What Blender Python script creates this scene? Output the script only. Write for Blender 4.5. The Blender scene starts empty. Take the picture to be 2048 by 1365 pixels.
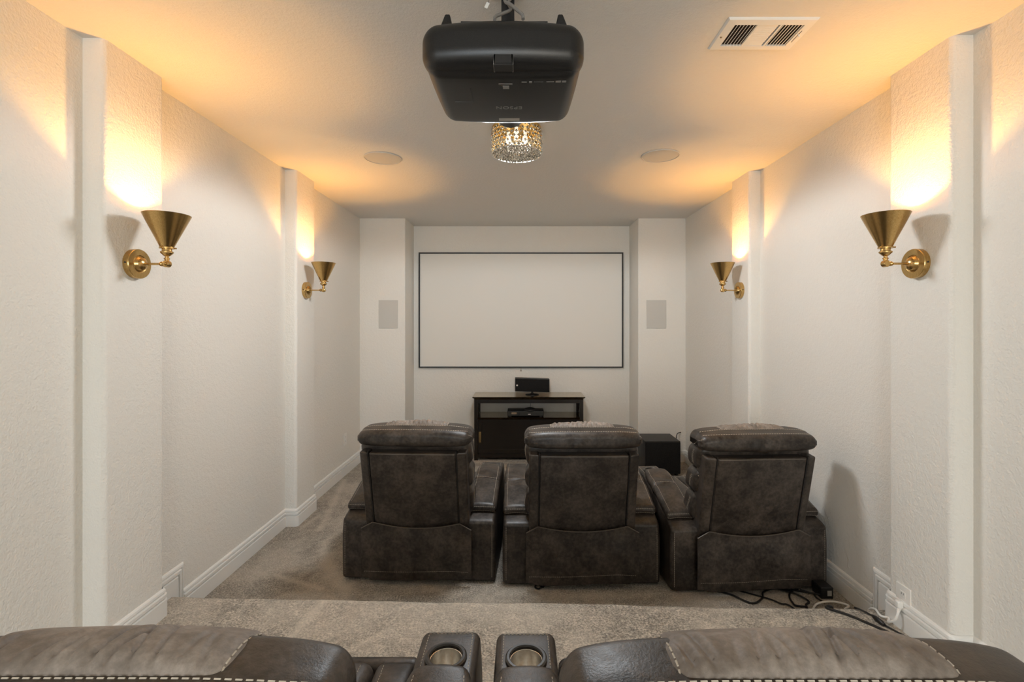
import bpy, bmesh, math, random
from mathutils import Vector, Matrix
from mathutils.bvhtree import BVHTree
from math import pi, sin, cos, radians, sqrt, exp

random.seed(7)
SC = bpy.context.scene
COL = SC.collection

# ------------------------------------------------------------------ camera
EYE = 1.59
FPX = 967.0
cam_d = bpy.data.cameras.new('camera')
cam_d.sensor_width = 36.0
cam_d.lens = FPX / 2048 * 36.0
cam_d.shift_x = -18 / 2048
cam_d.shift_y = -35.5 / 2048
cam_d.clip_start = 0.02
cam = bpy.data.objects.new('camera', cam_d)
cam.location = (0, 0, EYE)
cam.rotation_euler = (pi / 2, 0, 0)
COL.objects.link(cam)
SC.camera = cam

# ------------------------------------------------------------------ world, light, exposure
SC.view_settings.view_transform = 'Standard'
SC.view_settings.look = 'None'
SC.view_settings.gamma = 1.0
SC.view_settings.use_curve_mapping = False
SC.view_settings.exposure = 0.55
SC.cycles.diffuse_bounces = 5
SC.cycles.max_bounces = 9
SC.cycles.sample_clamp_indirect = 6.0
SC.cycles.use_adaptive_sampling = True
SC.cycles.adaptive_threshold = 0.03

world = bpy.data.worlds.new('world')
SC.world = world
world.use_nodes = True
world.node_tree.nodes['Background'].inputs[0].default_value = (0.80, 0.88, 1.0, 1)
world.node_tree.nodes['Background'].inputs[1].default_value = 0.6


def area_light(name, loc, rot, sx, sy, power, col):
    l = bpy.data.lights.new(name, 'AREA')
    l.shape = 'RECTANGLE'
    l.size = sx
    l.size_y = sy
    l.energy = power
    l.color = col
    o = bpy.data.objects.new(name, l)
    o.location = loc
    o.rotation_euler = rot
    COL.objects.link(o)
    return o


# soft fill lights added behind the camera, set in two assumed windows
area_light('window_daylight', (-1.0, -4.58, 1.35), (radians(90), 0, 0), 1.35, 1.9, 68, (0.80, 0.91, 1.0))
area_light('window_daylight', (1.0, -4.58, 1.35), (radians(90), 0, 0), 1.35, 1.9, 60, (1.0, 0.93, 0.80))
SCONCE_POWER = 15.5
SCONCE_COLOR = (1.0, 0.51, 0.11)
CHANDELIER_POWER = 84.0

# ------------------------------------------------------------------ helpers: materials
MATS = {}


def newmat(name):
    m = bpy.data.materials.new(name)
    m.use_nodes = True
    nt = m.node_tree
    b = nt.nodes['Principled BSDF']
    MATS[name] = m
    return m, nt, b


def node(nt, typ, **kw):
    n = nt.nodes.new(typ)
    for k, v in kw.items():
        setattr(n, k, v)
    return n


def setin(nt, sock, v):
    if hasattr(v, 'is_output'):
        nt.links.new(v, sock)
    elif hasattr(v, 'outputs'):
        nt.links.new(v.outputs[0], sock)
    else:
        sock.default_value = v


def mth(nt, op, a, b=None, clamp=False):
    n = node(nt, 'ShaderNodeMath', operation=op, use_clamp=clamp)
    setin(nt, n.inputs[0], a)
    if b is not None:
        setin(nt, n.inputs[1], b)
    return n.outputs[0]


def noise(nt, vec, scale, detail=3, rough=0.5):
    n = node(nt, 'ShaderNodeTexNoise')
    setin(nt, n.inputs['Vector'], vec)
    n.inputs['Scale'].default_value = scale
    n.inputs['Detail'].default_value = detail
    n.inputs['Roughness'].default_value = rough
    return n.outputs['Fac']


def ramp(nt, fac, stops):
    r = node(nt, 'ShaderNodeValToRGB')
    setin(nt, r.inputs[0], fac)
    e = r.color_ramp.elements
    while len(e) < len(stops):
        e.new(0.5)
    for i, (p, c) in enumerate(stops):
        e[i].position = p
        e[i].color = (*c, 1)
    return r.outputs[0]


def mix(nt, fac, a, b, mode='MIX'):
    n = node(nt, 'ShaderNodeMix', data_type='RGBA', blend_type=mode)
    setin(nt, n.inputs[0], fac)
    for s, v in ((n.inputs[6], a), (n.inputs[7], b)):
        if isinstance(v, tuple):
            s.default_value = (*v[:3], 1)
        else:
            setin(nt, s, v)
    return n.outputs[2]


def bump(nt, b, h, strength, dist):
    n = node(nt, 'ShaderNodeBump')
    n.inputs['Strength'].default_value = strength
    n.inputs['Distance'].default_value = dist
    setin(nt, n.inputs['Height'], h)
    nt.links.new(n.outputs[0], b.inputs['Normal'])


def coords(nt, kind='Object'):
    return node(nt, 'ShaderNodeTexCoord').outputs[kind]


def worldpos(nt):
    return node(nt, 'ShaderNodeNewGeometry').outputs['Position']


def plain(name, col, rough=0.5, metal=0.0, spec=0.5, emit=None, es=0.0):
    m, nt, b = newmat(name)
    b.inputs['Base Color'].default_value = (*col, 1)
    b.inputs['Roughness'].default_value = rough
    b.inputs['Metallic'].default_value = metal
    b.inputs['Specular IOR Level'].default_value = spec
    if emit:
        b.inputs['Emission Color'].default_value = (*emit, 1)
        b.inputs['Emission Strength'].default_value = es
    return m


def wall_mat(name, col, scale, strength):
    m, nt, b = newmat(name)
    p = worldpos(nt)
    n1 = noise(nt, p, scale, 2, 0.5)
    n2 = noise(nt, p, scale * 0.33, 2, 0.6)
    big = noise(nt, p, 0.9, 2, 0.5)
    c = mix(nt, big, tuple(x * 0.97 for x in col), tuple(min(1, x * 1.03) for x in col))
    nt.links.new(c, b.inputs['Base Color'])
    b.inputs['Roughness'].default_value = 0.75
    b.inputs['Specular IOR Level'].default_value = 0.25
    h = mth(nt, 'ADD', mth(nt, 'MULTIPLY', n1, 0.6), n2)
    bump(nt, b, h, strength, 0.006)
    return m


M_WALL = wall_mat('wall_paint', (0.775, 0.75, 0.70), 125, 0.65)
M_CEIL = wall_mat('ceiling_paint', (0.72, 0.70, 0.66), 150, 0.35)
M_TRIM = plain('trim_paint', (0.80, 0.79, 0.76), 0.35)


def carpet_mat(name, base, streaks):
    m, nt, b = newmat(name)
    p = worldpos(nt)
    tuft = noise(nt, p, 105, 2, 0.6)
    tuft2 = noise(nt, p, 260, 2, 0.6)
    clump = noise(nt, p, 22, 3, 0.6)
    nap = noise(nt, p, 2.6, 3, 0.55)
    dark = tuple(x * 0.36 for x in base)
    lite = tuple(min(1, x * 1.7) for x in base)
    t = mth(nt, 'ADD', mth(nt, 'MULTIPLY', tuft, 0.6), mth(nt, 'MULTIPLY', tuft2, 0.4))
    c = ramp(nt, t, [(0.40, dark), (0.50, base), (0.62, lite)])
    c = mix(nt, ramp(nt, clump, [(0.35, (0, 0, 0)), (0.65, (1, 1, 1))]), c, mix(nt, 0.5, c, dark), 'MIX')
    c = mix(nt, mth(nt, 'MULTIPLY', ramp(nt, nap, [(0.42, (0, 0, 0)), (0.60, (1, 1, 1))]), 0.35), c, lite)
    # brushed pile strokes left by a vacuum cleaner
    wob = noise(nt, p, 9, 2, 0.5)
    fac = None
    for (ax, ay, bx, by, w, s) in streaks:
        v = node(nt, 'ShaderNodeVectorMath', operation='SUBTRACT')
        nt.links.new(p, v.inputs[0])
        v.inputs[1].default_value = (ax, ay, 0)
        f2 = node(nt, 'ShaderNodeVectorMath', operation='MULTIPLY')
        nt.links.new(v.outputs[0], f2.inputs[0])
        f2.inputs[1].default_value = (1, 1, 0)
        L = sqrt((bx - ax) ** 2 + (by - ay) ** 2)
        d = ((bx - ax) / L, (by - ay) / L, 0)
        dt = node(nt, 'ShaderNodeVectorMath', operation='DOT_PRODUCT')
        nt.links.new(f2.outputs[0], dt.inputs[0])
        dt.inputs[1].default_value = d
        cl = node(nt, 'ShaderNodeClamp')
        nt.links.new(dt.outputs['Value'], cl.inputs[0])
        cl.inputs[2].default_value = L
        sc = node(nt, 'ShaderNodeVectorMath', operation='SCALE')
        sc.inputs[0].default_value = d
        nt.links.new(cl.outputs[0], sc.inputs['Scale'])
        ds = node(nt, 'ShaderNodeVectorMath', operation='DISTANCE')
        nt.links.new(f2.outputs[0], ds.inputs[0])
        nt.links.new(sc.outputs[0], ds.inputs[1])
        dd = mth(nt, 'ADD', ds.outputs['Value'], mth(nt, 'MULTIPLY', mth(nt, 'SUBTRACT', wob, 0.5), w * 1.2))
        k = mth(nt, 'MULTIPLY', mth(nt, 'SUBTRACT', 1.0, mth(nt, 'DIVIDE', dd, w), True), s)
        fac = k if fac is None else mth(nt, 'MAXIMUM', fac, k)
    if fac is not None:
        c = mix(nt, mth(nt, 'MULTIPLY', fac, 1.4, True), c, mix(nt, 0.55, lite, c))
    nt.links.new(c, b.inputs['Base Color'])
    b.inputs['Roughness'].default_value = 0.95
    b.inputs['Specular IOR Level'].default_value = 0.1
    b.inputs['Sheen Weight'].default_value = 0.15
    bump(nt, b, mth(nt, 'ADD', t, mth(nt, 'MULTIPLY', clump, 0.7)), 0.9, 0.012)
    return m


def leather_mat(name, lo, hi, rough):
    m, nt, b = newmat(name)
    p = coords(nt)
    oi = node(nt, 'ShaderNodeObjectInfo')
    off = node(nt, 'ShaderNodeVectorMath', operation='ADD')
    nt.links.new(p, off.inputs[0])
    cmb = node(nt, 'ShaderNodeCombineXYZ')
    r = mth(nt, 'MULTIPLY', oi.outputs['Random'], 7.0)
    for i in range(3):
        nt.links.new(r, cmb.inputs[i])
    nt.links.new(cmb.outputs[0], off.inputs[1])
    q = off.outputs[0]
    a = noise(nt, q, 7.5, 4, 0.65)
    g = noise(nt, q, 260, 2, 0.6)
    f = noise(nt, q, 60, 3, 0.6)
    k = mth(nt, 'ADD', mth(nt, 'MULTIPLY', a, 0.72), mth(nt, 'MULTIPLY', f, 0.28))
    c = ramp(nt, k, [(0.38, lo), (0.50, tuple(x * .6 + y * .4 for x, y in zip(lo, hi))), (0.64, hi)])
    c = mix(nt, mth(nt, 'MULTIPLY', g, 0.5), c, tuple(x * 0.55 for x in lo))
    nt.links.new(c, b.inputs['Base Color'])
    rr = node(nt, 'ShaderNodeMapRange')
    nt.links.new(k, rr.inputs[0])
    rr.inputs[1].default_value = 0.3
    rr.inputs[2].default_value = 0.7
    rr.inputs[3].default_value = rough - 0.07
    rr.inputs[4].default_value = rough + 0.1
    nt.links.new(rr.outputs[0], b.inputs['Roughness'])
    b.inputs['Specular IOR Level'].default_value = 0.45
    h = mth(nt, 'ADD', mth(nt, 'MULTIPLY', g, 0.25), mth(nt, 'MULTIPLY', a, 1.2))
    bump(nt, b, h, 0.16, 0.012)
    return m


M_LEATHER = leather_mat('brown_leather', (0.017, 0.0125, 0.0098), (0.095, 0.075, 0.061), 0.42)
M_SUEDE = leather_mat('headrest_leather', (0.165, 0.134, 0.110), (0.375, 0.320, 0.275), 0.60)
M_BIND = plain('edge_leather', (0.085, 0.070, 0.058), 0.45)
M_STITCH = plain('stitch_thread', (0.50, 0.44, 0.36), 0.7)
M_PIPE = plain('dark_piping', (0.012, 0.010, 0.009), 0.55)
M_BLACKMETAL = plain('black_metal', (0.010, 0.010, 0.011), 0.45, 0.0)
M_CUPRING = plain('cup_ring', (0.020, 0.015, 0.012), 0.28)
M_SCREEN = plain('screen_fabric', (0.74, 0.72, 0.675), 0.9, 0, 0.1)
M_BLACK = plain('matte_black', (0.009, 0.008, 0.008), 0.45)
M_GRILLE = plain('grille_paint', (0.56, 0.545, 0.51), 0.8)
M_DUCTSHADE = plain('duct_dark', (0.045, 0.030, 0.020), 0.9)
M_PLASTIC = plain('white_plastic', (0.80, 0.78, 0.74), 0.3)
M_RUBBER = plain('black_rubber', (0.011, 0.010, 0.010), 0.4)
M_GREYCABLE = plain('grey_cable', (0.20, 0.19, 0.18), 0.45)
M_PRINT = plain('grey_print', (0.22, 0.21, 0.20), 0.6)
M_PRINTDIM = plain('dim_print', (0.085, 0.08, 0.077), 0.5)
M_STICKER = plain('pale_sticker', (0.36, 0.34, 0.31), 0.5)
M_BULB = plain('bulb_glow', (1, 0.85, 0.6), 0.4, 0, 0.5, (1.0, 0.70, 0.32), 18.0)
M_GOLD = plain('polished_gold', (0.80, 0.52, 0.16), 0.16, 1.0)
M_CHROME = plain('chrome', (0.75, 0.74, 0.72), 0.12, 1.0)
M_PULL = plain('aged_brass_pull', (0.30, 0.21, 0.10), 0.4, 1.0)


def brass_mat():
    m, nt, b = newmat('brushed_brass')
    p = coords(nt)
    sep = node(nt, 'ShaderNodeMapping')
    nt.links.new(p, sep.inputs[0])
    sep.inputs['Scale'].default_value = (90, 90, 6)
    n = noise(nt, sep.outputs[0], 4, 3, 0.6)
    c = ramp(nt, n, [(0.3, (0.46, 0.29, 0.10)), (0.7, (0.66, 0.45, 0.19))])
    nt.links.new(c, b.inputs['Base Color'])
    b.inputs['Metallic'].default_value = 1.0
    b.inputs['Roughness'].default_value = 0.24
    b.inputs['Anisotropic'].default_value = 0.4
    bump(nt, b, n, 0.05, 0.001)
    return m


def cup_mat():
    m, nt, b = newmat('brushed_steel_cup')
    p = coords(nt)
    n = noise(nt, p, 90, 3, 0.6)
    c = ramp(nt, n, [(0.3, (0.78, 0.73, 0.66)), (0.7, (0.95, 0.92, 0.86))])
    nt.links.new(c, b.inputs['Base Color'])
    b.inputs['Metallic'].default_value = 1.0
    b.inputs['Roughness'].default_value = 0.34
    bump(nt, b, n, 0.12, 0.002)
    return m


def projector_mat():
    m, nt, b = newmat('projector_plastic')
    p = coords(nt)
    n = noise(nt, p, 420, 2, 0.5)
    c = ramp(nt, n, [(0.3, (0.006, 0.006, 0.0065)), (0.7, (0.016, 0.015, 0.015))])
    nt.links.new(c, b.inputs['Base Color'])
    b.inputs['Roughness'].default_value = 0.36  # thin dark sheet standing in for the shade inside the open duct
    bump(nt, b, n, 0.16, 0.001)
    return m


def cabinet_mat(name, gloss):
    m, nt, b = newmat(name)
    p = coords(nt)
    mp = node(nt, 'ShaderNodeMapping')
    nt.links.new(p, mp.inputs[0])
    mp.inputs['Scale'].default_value = (3, 30, 30)
    n = noise(nt, mp.outputs[0], 3, 4, 0.6)
    c = ramp(nt, n, [(0.3, (0.006, 0.0038, 0.0026)), (0.7, (0.013, 0.008, 0.005))])
    nt.links.new(c, b.inputs['Base Color'])
    b.inputs['Roughness'].default_value = 0.10 if gloss else 0.30
    if gloss:
        b.inputs['Specular IOR Level'].default_value = 1.0
        b.inputs['Specular Tint'].default_value = (1.0, 0.78, 0.48, 1)
        b.inputs['Coat Weight'].default_value = 1.0
        b.inputs['Coat Roughness'].default_value = 0.05
        b.inputs['Coat Tint'].default_value = (1.0, 0.88, 0.66, 1)
    return m


def cloth_mat(name, col):
    m, nt, b = newmat(name)
    p = coords(nt)
    n = noise(nt, p, 300, 2, 0.6)
    c = ramp(nt, n, [(0.35, tuple(x * .4 for x in col)), (0.7, tuple(x * 1.6 for x in col))])
    nt.links.new(c, b.inputs['Base Color'])
    b.inputs['Roughness'].default_value = 0.8
    b.inputs['Specular IOR Level'].default_value = 0.2
    bump(nt, b, n, 0.4, 0.002)
    return m


def crystal_mat():
    m, nt, b = newmat('cut_crystal')
    out = nt.nodes['Material Output']
    g = node(nt, 'ShaderNodeBsdfGlossy')
    # noise paints the bright and dark sparkle of cut glass into the colour
    cell = noise(nt, coords(nt), 150, 1, 0.5)
    nt.links.new(ramp(nt, cell, [(0.36, (0.10, 0.085, 0.06)), (0.50, (0.62, 0.58, 0.50)), (0.60, (1.0, 0.99, 0.96))]), g.inputs['Color'])
    g.inputs['Roughness'].default_value = 0.18
    t = node(nt, 'ShaderNodeBsdfTransparent')
    t.inputs['Color'].default_value = (0.93, 0.92, 0.90, 1)
    mx = node(nt, 'ShaderNodeMixShader')
    mx.inputs[0].default_value = 0.78
    nt.links.new(t.outputs[0], mx.inputs[1])
    nt.links.new(g.outputs[0], mx.inputs[2])
    nt.links.new(mx.outputs[0], out.inputs['Surface'])
    return m


M_BRASS = brass_mat()
M_CUP = cup_mat()
M_PROJ = projector_mat()
M_CAB = cabinet_mat('espresso_wood', False)
M_CABTOP = cabinet_mat('espresso_lacquer', True)
M_SPKCLOTH = cloth_mat('speaker_cloth', (0.011, 0.010, 0.0095))
M_CRYSTAL = crystal_mat()

# ------------------------------------------------------------------ helpers: meshes


class MB:
    def __init__(s):
        s.v = []
        s.f = []

    def add(s, verts, faces):
        n = len(s.v)
        s.v += [tuple(p) for p in verts]
        s.f += [tuple(i + n for i in f) for f in faces]
        return s

    def box(s, x0, x1, y0, y1, z0, z1, M=None):
        vs = [Vector((x, y, z)) for z in (z0, z1) for y in (y0, y1) for x in (x0, x1)]
        if M is not None:
            vs = [M @ p for p in vs]
        return s.add(vs, [(0, 2, 3, 1), (4, 5, 7, 6), (0, 1, 5, 4), (2, 6, 7, 3), (0, 4, 6, 2), (1, 3, 7, 5)])

    def rbox(s, x0, x1, y0, y1, z0, z1, r, n=(6, 6, 6), k=3, f=None, M=None):
        """rounded box with n flat cells per axis, k cells per rounding; f deforms each point"""
        c = Vector(((x0 + x1) / 2, (y0 + y1) / 2, (z0 + z1) / 2))
        h = ((x1 - x0) / 2, (y1 - y0) / 2, (z1 - z0) / 2)
        rr = min(r, min(h) * 0.999)
        ax = []
        for a in range(3):
            H = h[a]
            L = []
            for i in range(k):
                L.append(-H + rr * (1 - math.tan((1 - i / k) * pi / 4)))
            m = n[a]
            for i in range(m + 1):
                L.append(-(H - rr) + 2 * (H - rr) * i / m)
            for i in range(1, k + 1):
                L.append(H - rr + rr * math.tan(i / k * pi / 4))
            ax.append(L)
        N = [len(L) - 1 for L in ax]
        idx = {}
        vs, fs = [], []

        def vert(i, j, l):
            key = (i, j, l)
            if key in idx:
                return idx[key]
            p = Vector((ax[0][i], ax[1][j], ax[2][l]))
            q = Vector([max(-(h[a] - rr), min(h[a] - rr, p[a])) for a in range(3)])
            d = p - q
            if d.length > 1e-9:
                p = q + d.normalized() * rr
            p = p + c
            if f:
                p = Vector(f(p.x, p.y, p.z))
            if M is not None:
                p = M @ p
            idx[key] = len(vs)
            vs.append(p)
            return idx[key]

        for i in range(N[0]):
            for j in range(N[1]):
                fs.append((vert(i, j, 0), vert(i, j + 1, 0), vert(i + 1, j + 1, 0), vert(i + 1, j, 0)))
                L = N[2]
                fs.append((vert(i, j, L), vert(i + 1, j, L), vert(i + 1, j + 1, L), vert(i, j + 1, L)))
        for i in range(N[0]):
            for l in range(N[2]):
                fs.append((vert(i, 0, l), vert(i + 1, 0, l), vert(i + 1, 0, l + 1), vert(i, 0, l + 1)))
                J = N[1]
                fs.append((vert(i, J, l), vert(i, J, l + 1), vert(i + 1, J, l + 1), vert(i + 1, J, l)))
        for j in range(N[1]):
            for l in range(N[2]):
                fs.append((vert(0, j, l), vert(0, j, l + 1), vert(0, j + 1, l + 1), vert(0, j + 1, l)))
                I = N[0]
                fs.append((vert(I, j, l), vert(I, j + 1, l), vert(I, j + 1, l + 1), vert(I, j, l + 1)))
        return s.add(vs, fs)

    def lathe(s, prof, seg=32, M=None, cap=False):
        """profile of (radius, z) turned about local z"""
        vs, fs = [], []
        n = len(prof)
        for i in range(seg):
            a = 2 * pi * i / seg
            for r, z in prof:
                p = Vector((r * cos(a), r * sin(a), z))
                vs.append(M @ p if M is not None else p)
        for i in range(seg):
            j = (i + 1) % seg
            for k in range(n - 1):
                fs.append((i * n + k, j * n + k, j * n + k + 1, i * n + k + 1))
        if cap:
            fs.append(tuple(i * n for i in range(seg))[::-1])
            fs.append(tuple(i * n + n - 1 for i in range(seg)))
        return s.add(vs, fs)

    def tube(s, pts, r, seg=8, cap=True):
        pts = [Vector(p) for p in pts]
        rs = r if isinstance(r, (list, tuple)) else [r] * len(pts)
        vs, fs = [], []
        up = None
        for i, p in enumerate(pts):
            t = (pts[min(i + 1, len(pts) - 1)] - pts[max(i - 1, 0)]).normalized()
            if up is None:
                up = Vector((0, 0, 1)) if abs(t.z) < 0.9 else Vector((1, 0, 0))
            u = (up - t * up.dot(t))
            u = u.normalized() if u.length > 1e-6 else t.orthogonal().normalized()
            up = u
            w = t.cross(u)
            for k in range(seg):
                a = 2 * pi * k / seg
                vs.append(p + (u * cos(a) + w * sin(a)) * rs[i])
        for i in range(len(pts) - 1):
            for k in range(seg):
                l = (k + 1) % seg
                fs.append((i * seg + k, i * seg + l, (i + 1) * seg + l, (i + 1) * seg + k))
        if cap:
            fs.append(tuple(range(seg))[::-1])
            b = (len(pts) - 1) * seg
            fs.append(tuple(b + k for k in range(seg)))
        return s.add(vs, fs)

    def prism(s, poly, z0, z1, M=None):
        n = len(poly)
        vs = [Vector((x, y, z)) for z in (z0, z1) for x, y in poly]
        if M is not None:
            vs = [M @ p for p in vs]
        fs = [tuple(range(n))[::-1], tuple(range(n, 2 * n))]
        for i in range(n):
            j = (i + 1) % n
            fs.append((i, j, n + j, n + i))
        return s.add(vs, fs)

    def mesh(s, name, mat, smooth=35):
        me = bpy.data.meshes.new(name)
        me.from_pydata([tuple(p) for p in s.v], [], s.f)
        bm = bmesh.new()
        bm.from_mesh(me)
        bmesh.ops.recalc_face_normals(bm, faces=bm.faces)
        bm.to_mesh(me)
        bm.free()
        if mat is not None:
            me.materials.append(mat)
        if smooth:
            me.shade_smooth()
            me.set_sharp_from_angle(angle=radians(smooth))
        me.update()
        return me

    def build(s, name, mat, parent=None, smooth=35):
        return link(name, s.mesh(name, mat, smooth), parent)


def link(name, me, parent=None):
    o = bpy.data.objects.new(name, me)
    COL.objects.link(o)
    if parent is not None:
        o.parent = parent
    return o


def empty(name, loc=(0, 0, 0), rz=0.0):
    o = bpy.data.objects.new(name, None)
    o.empty_display_size = 0.1
    o.location = loc
    o.rotation_euler = (0, 0, rz)
    COL.objects.link(o)
    return o


def tag(o, label, cat, group=None):
    o['label'] = label
    o['category'] = cat
    if group:
        o['group'] = group
    return o


def struct(o, label=None):
    o['kind'] = 'structure'
    if label:
        o['label'] = label
    return o


def copy_tree(o, parent=None):
    c = o.copy()
    COL.objects.link(c)
    c.parent = parent
    for ch in list(o.children):
        copy_tree(ch, c)
    return c


def spline(pts, n=8):
    pts = [Vector(p) for p in pts]
    out = []
    P = [pts[0] * 2 - pts[1]] + pts + [pts[-1] * 2 - pts[-2]]
    for i in range(1, len(P) - 2):
        a, b, c, d = P[i - 1], P[i], P[i + 1], P[i + 2]
        for k in range(n):
            t = k / n
            out.append(0.5 * ((2 * b) + (c - a) * t + (2 * a - 5 * b + 4 * c - d) * t * t + (3 * b - a - 3 * c + d) * t ** 3))
    out.append(pts[-1])
    return out


def bvh_of(mb):
    return BVHTree.FromPolygons([tuple(p) for p in mb.v], mb.f)


def stitch(mb, pts, bvh=None, dash=0.0065, gap=0.0045, w=0.0009, off=0.0006):
    """a run of short raised thread dashes along pts, dropped onto a surface"""
    pts = [Vector(p) for p in pts]
    if bvh is not None:
        pts2 = []
        for p in pts:
            q, nrm, i, d = bvh.find_nearest(p)
            if (p - q).length > 1e-7 and (p - q).dot(nrm) < 0:
                pass
            pts2.append(q + nrm * off)
        pts = pts2
    # resample by arc length
    cum = [0]
    for a, b in zip(pts, pts[1:]):
        cum.append(cum[-1] + (b - a).length)

    def at(s):
        s = max(0, min(cum[-1], s))
        for i in range(len(cum) - 1):
            if s <= cum[i + 1] or i == len(cum) - 2:
                L = cum[i + 1] - cum[i]
                t = (s - cum[i]) / L if L > 0 else 0
                return pts[i].lerp(pts[i + 1], t)

    s = 0.0
    while s < cum[-1]:
        mb.tube([at(s), at(min(cum[-1], s + dash))], w, 4)
        s += dash + gap
    return mb


def line(a, b, n=20):
    a, b = Vector(a), Vector(b)
    return [a.lerp(b, i / n) for i in range(n + 1)]


def ground(px, py, z):
    """photograph pixel to the point of the horizontal plane at height z"""
    d = (EYE - z) * FPX / (py - 647.0)
    return Vector(((px - 1042.0) / FPX * d, d, z))


# ------------------------------------------------------------------ room shell
H = 2.795           # ceiling
PZ = 0.15           # height of the rear platform
XL, XLI = -1.85, -1.76
XR, XRI = 1.89, 1.80
Y0 = -4.5
YF, YN = 5.55, 6.0
NPL, NPR = (2.04, 2.385), (2.02, 2.37)
FPL, FPR = (3.79, 4.13), (3.82, 4.14)
STEP_L, STEP_R = 2.56, 2.445


def rounded(poly, flags, r=0.022, seg=6):
    """round the flagged corners of an open polyline"""
    out = []
    for i, p in enumerate(poly):
        if not flags[i]:
            out.append(p)
            continue
        p = Vector(p)
        a = (Vector(poly[i - 1]) - p).normalized()
        b = (Vector(poly[i + 1]) - p).normalized()
        c = p + (a + b) * r
        s = p + a * r - c
        e = p + b * r - c
        for k in range(seg + 1):
            t = k / seg * pi / 2
            q = c + s * cos(t) + e * sin(t)
            out.append((q.x, q.y))
    return out


def side_line(xw, xi, NP, FP):
    pts = [(xw, Y0), (xw, NP[0]), (xi, NP[0]), (xi, NP[1]), (xw, NP[1]),
           (xw, FP[0]), (xi, FP[0]), (xi, FP[1]), (xw, FP[1]), (xw, YF)]
    fl = [0, 0, 1, 1, 0, 0, 1, 1, 0, 0]
    return pts, fl


lp, lf = side_line(XL, XLI, NPL, FPL)
poly = rounded(lp, lf) + [(XL - 0.15, YF), (XL - 0.15, Y0)]
struct(MB().prism(poly, -0.1, H).build('wall_left', M_WALL), 'textured off-white left wall with two shallow pilasters')
rp, rf = side_line(XR, XRI, NPR, FPR)
poly = rounded(rp, rf) + [(XR + 0.15, YF), (XR + 0.15, Y0)]
struct(MB().prism(poly, -0.1, H).build('wall_right', M_WALL), 'textured off-white right wall with two shallow pilasters')
NXL, NXR = -1.33, 1.345
fp = [(XL - 0.15, YF), (NXL, YF), (NXL, YN), (NXR, YN), (NXR, YF), (XR + 0.15, YF)]
poly = rounded(fp, [0, 1, 0, 0, 1, 0], 0.012) + [(XR + 0.15, YN + 0.15), (XL - 0.15, YN + 0.15)]
struct(MB().prism(poly, -0.1, H).build('wall_front', M_WALL), 'off-white front wall with a recess for the screen')
struct(MB().box(XL - 0.15, XR + 0.15, Y0 - 0.15, YN + 0.15, H, H + 0.1).build('ceiling', M_CEIL, smooth=0),
       'textured off-white ceiling lit by the sconces')

# rear wall behind the camera, with two window openings added for the fill lights
mb = MB()
for x0, x1, z0, z1 in ((XL - .15, -1.7, -0.1, H), (-0.3, 0.3, -0.1, H), (1.7, XR + .15, -0.1, H),
                       (-1.7, -0.3, -0.1, 0.38), (0.3, 1.7, -0.1, 0.38), (-1.7, -0.3, 2.32, H), (0.3, 1.7, 2.32, H)):
    mb.box(x0, x1, Y0 - 0.15, Y0, z0, z1)
struct(mb.build('wall_back', M_WALL, smooth=0), 'off-white wall behind the rear row')
for i, xc in enumerate((-1.0, 1.0)):
    w = empty('window_%d' % (i + 1), (xc, Y0, 0.38))
    struct(w, 'tall white framed window of the rear wall')
    for a in ((-.7, -.64, 0, 1.94), (.64, .7, 0, 1.94), (-.64, .64, 0, .06), (-.64, .64, 1.88, 1.94), (-.64, .64, .95, .99)):
        MB().box(a[0], a[1], -0.10, -0.02, a[2], a[3]).build('window_bar', M_TRIM, w, 0)

# carpeted floors
lower_streaks = []


def streak(x0, y0, x1, y1, w, s, z):
    a, b = ground(x0, y0, z), ground(x1, y1, z)
    return (a.x, a.y, b.x, b.y, w, s)


low = [streak(690, 960, 640, 1060, .05, .7, 0), (streak(648, 1085, 655, 1140, .05, .9, 0)), streak(655, 1130, 690, 1180, .07, .9, 0),
       streak(548, 1150, 640, 1178, .035, .8, 0), streak(505, 1143, 545, 1152, .03, .5, 0), streak(640, 1090, 700, 1050, .04, .6, 0),
       streak(1100, 1195, 1300, 1190, .05, .5, 0), streak(850, 1180, 920, 1190, .05, .5, 0), streak(1560, 1195, 1620, 1215, .04, .4, 0),
       streak(600, 1060, 640, 1030, .03, .5, 0)]
up = [streak(650, 1200, 560, 1300, .035, .75, PZ), streak(500, 1200, 470, 1235, .03, .45, PZ), streak(640, 1202, 720, 1200, .03, .6, PZ),
      streak(780, 1260, 700, 1300, .03, .6, PZ), streak(900, 1205, 1100, 1225, .03, .35, PZ), streak(1460, 1222, 1560, 1216, .03, .45, PZ),
      streak(1530, 1215, 1440, 1240, .03, .4, PZ), streak(1000, 1240, 1060, 1236, .03, .3, PZ)]
CARPET = (0.44, 0.392, 0.328)
M_CARPET = carpet_mat('carpet', tuple(x * 0.86 for x in CARPET), low)  # same carpet; darker base paints in the shading of its pile direction
M_CARPET_UP = carpet_mat('carpet_platform', CARPET, up)
struct(MB().box(XL - .15, XR + .15, 2.0, YN + .15, -0.1, 0).build('floor', M_CARPET, smooth=0),
       'grey-beige cut pile carpet of the lower floor')
mb = MB()
xs = [XL - .1 + (XR - XL + .2) * i / 80 for i in range(81)]
rows = []
prof = [(-1, PZ)] + [(-0.03 + 0.03 * sin(t * pi / 16), PZ - 0.03 + 0.03 * cos(t * pi / 16)) for t in range(9)] + [(0, 0.10), (0, 0.05), (0, -0.05)]
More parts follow.
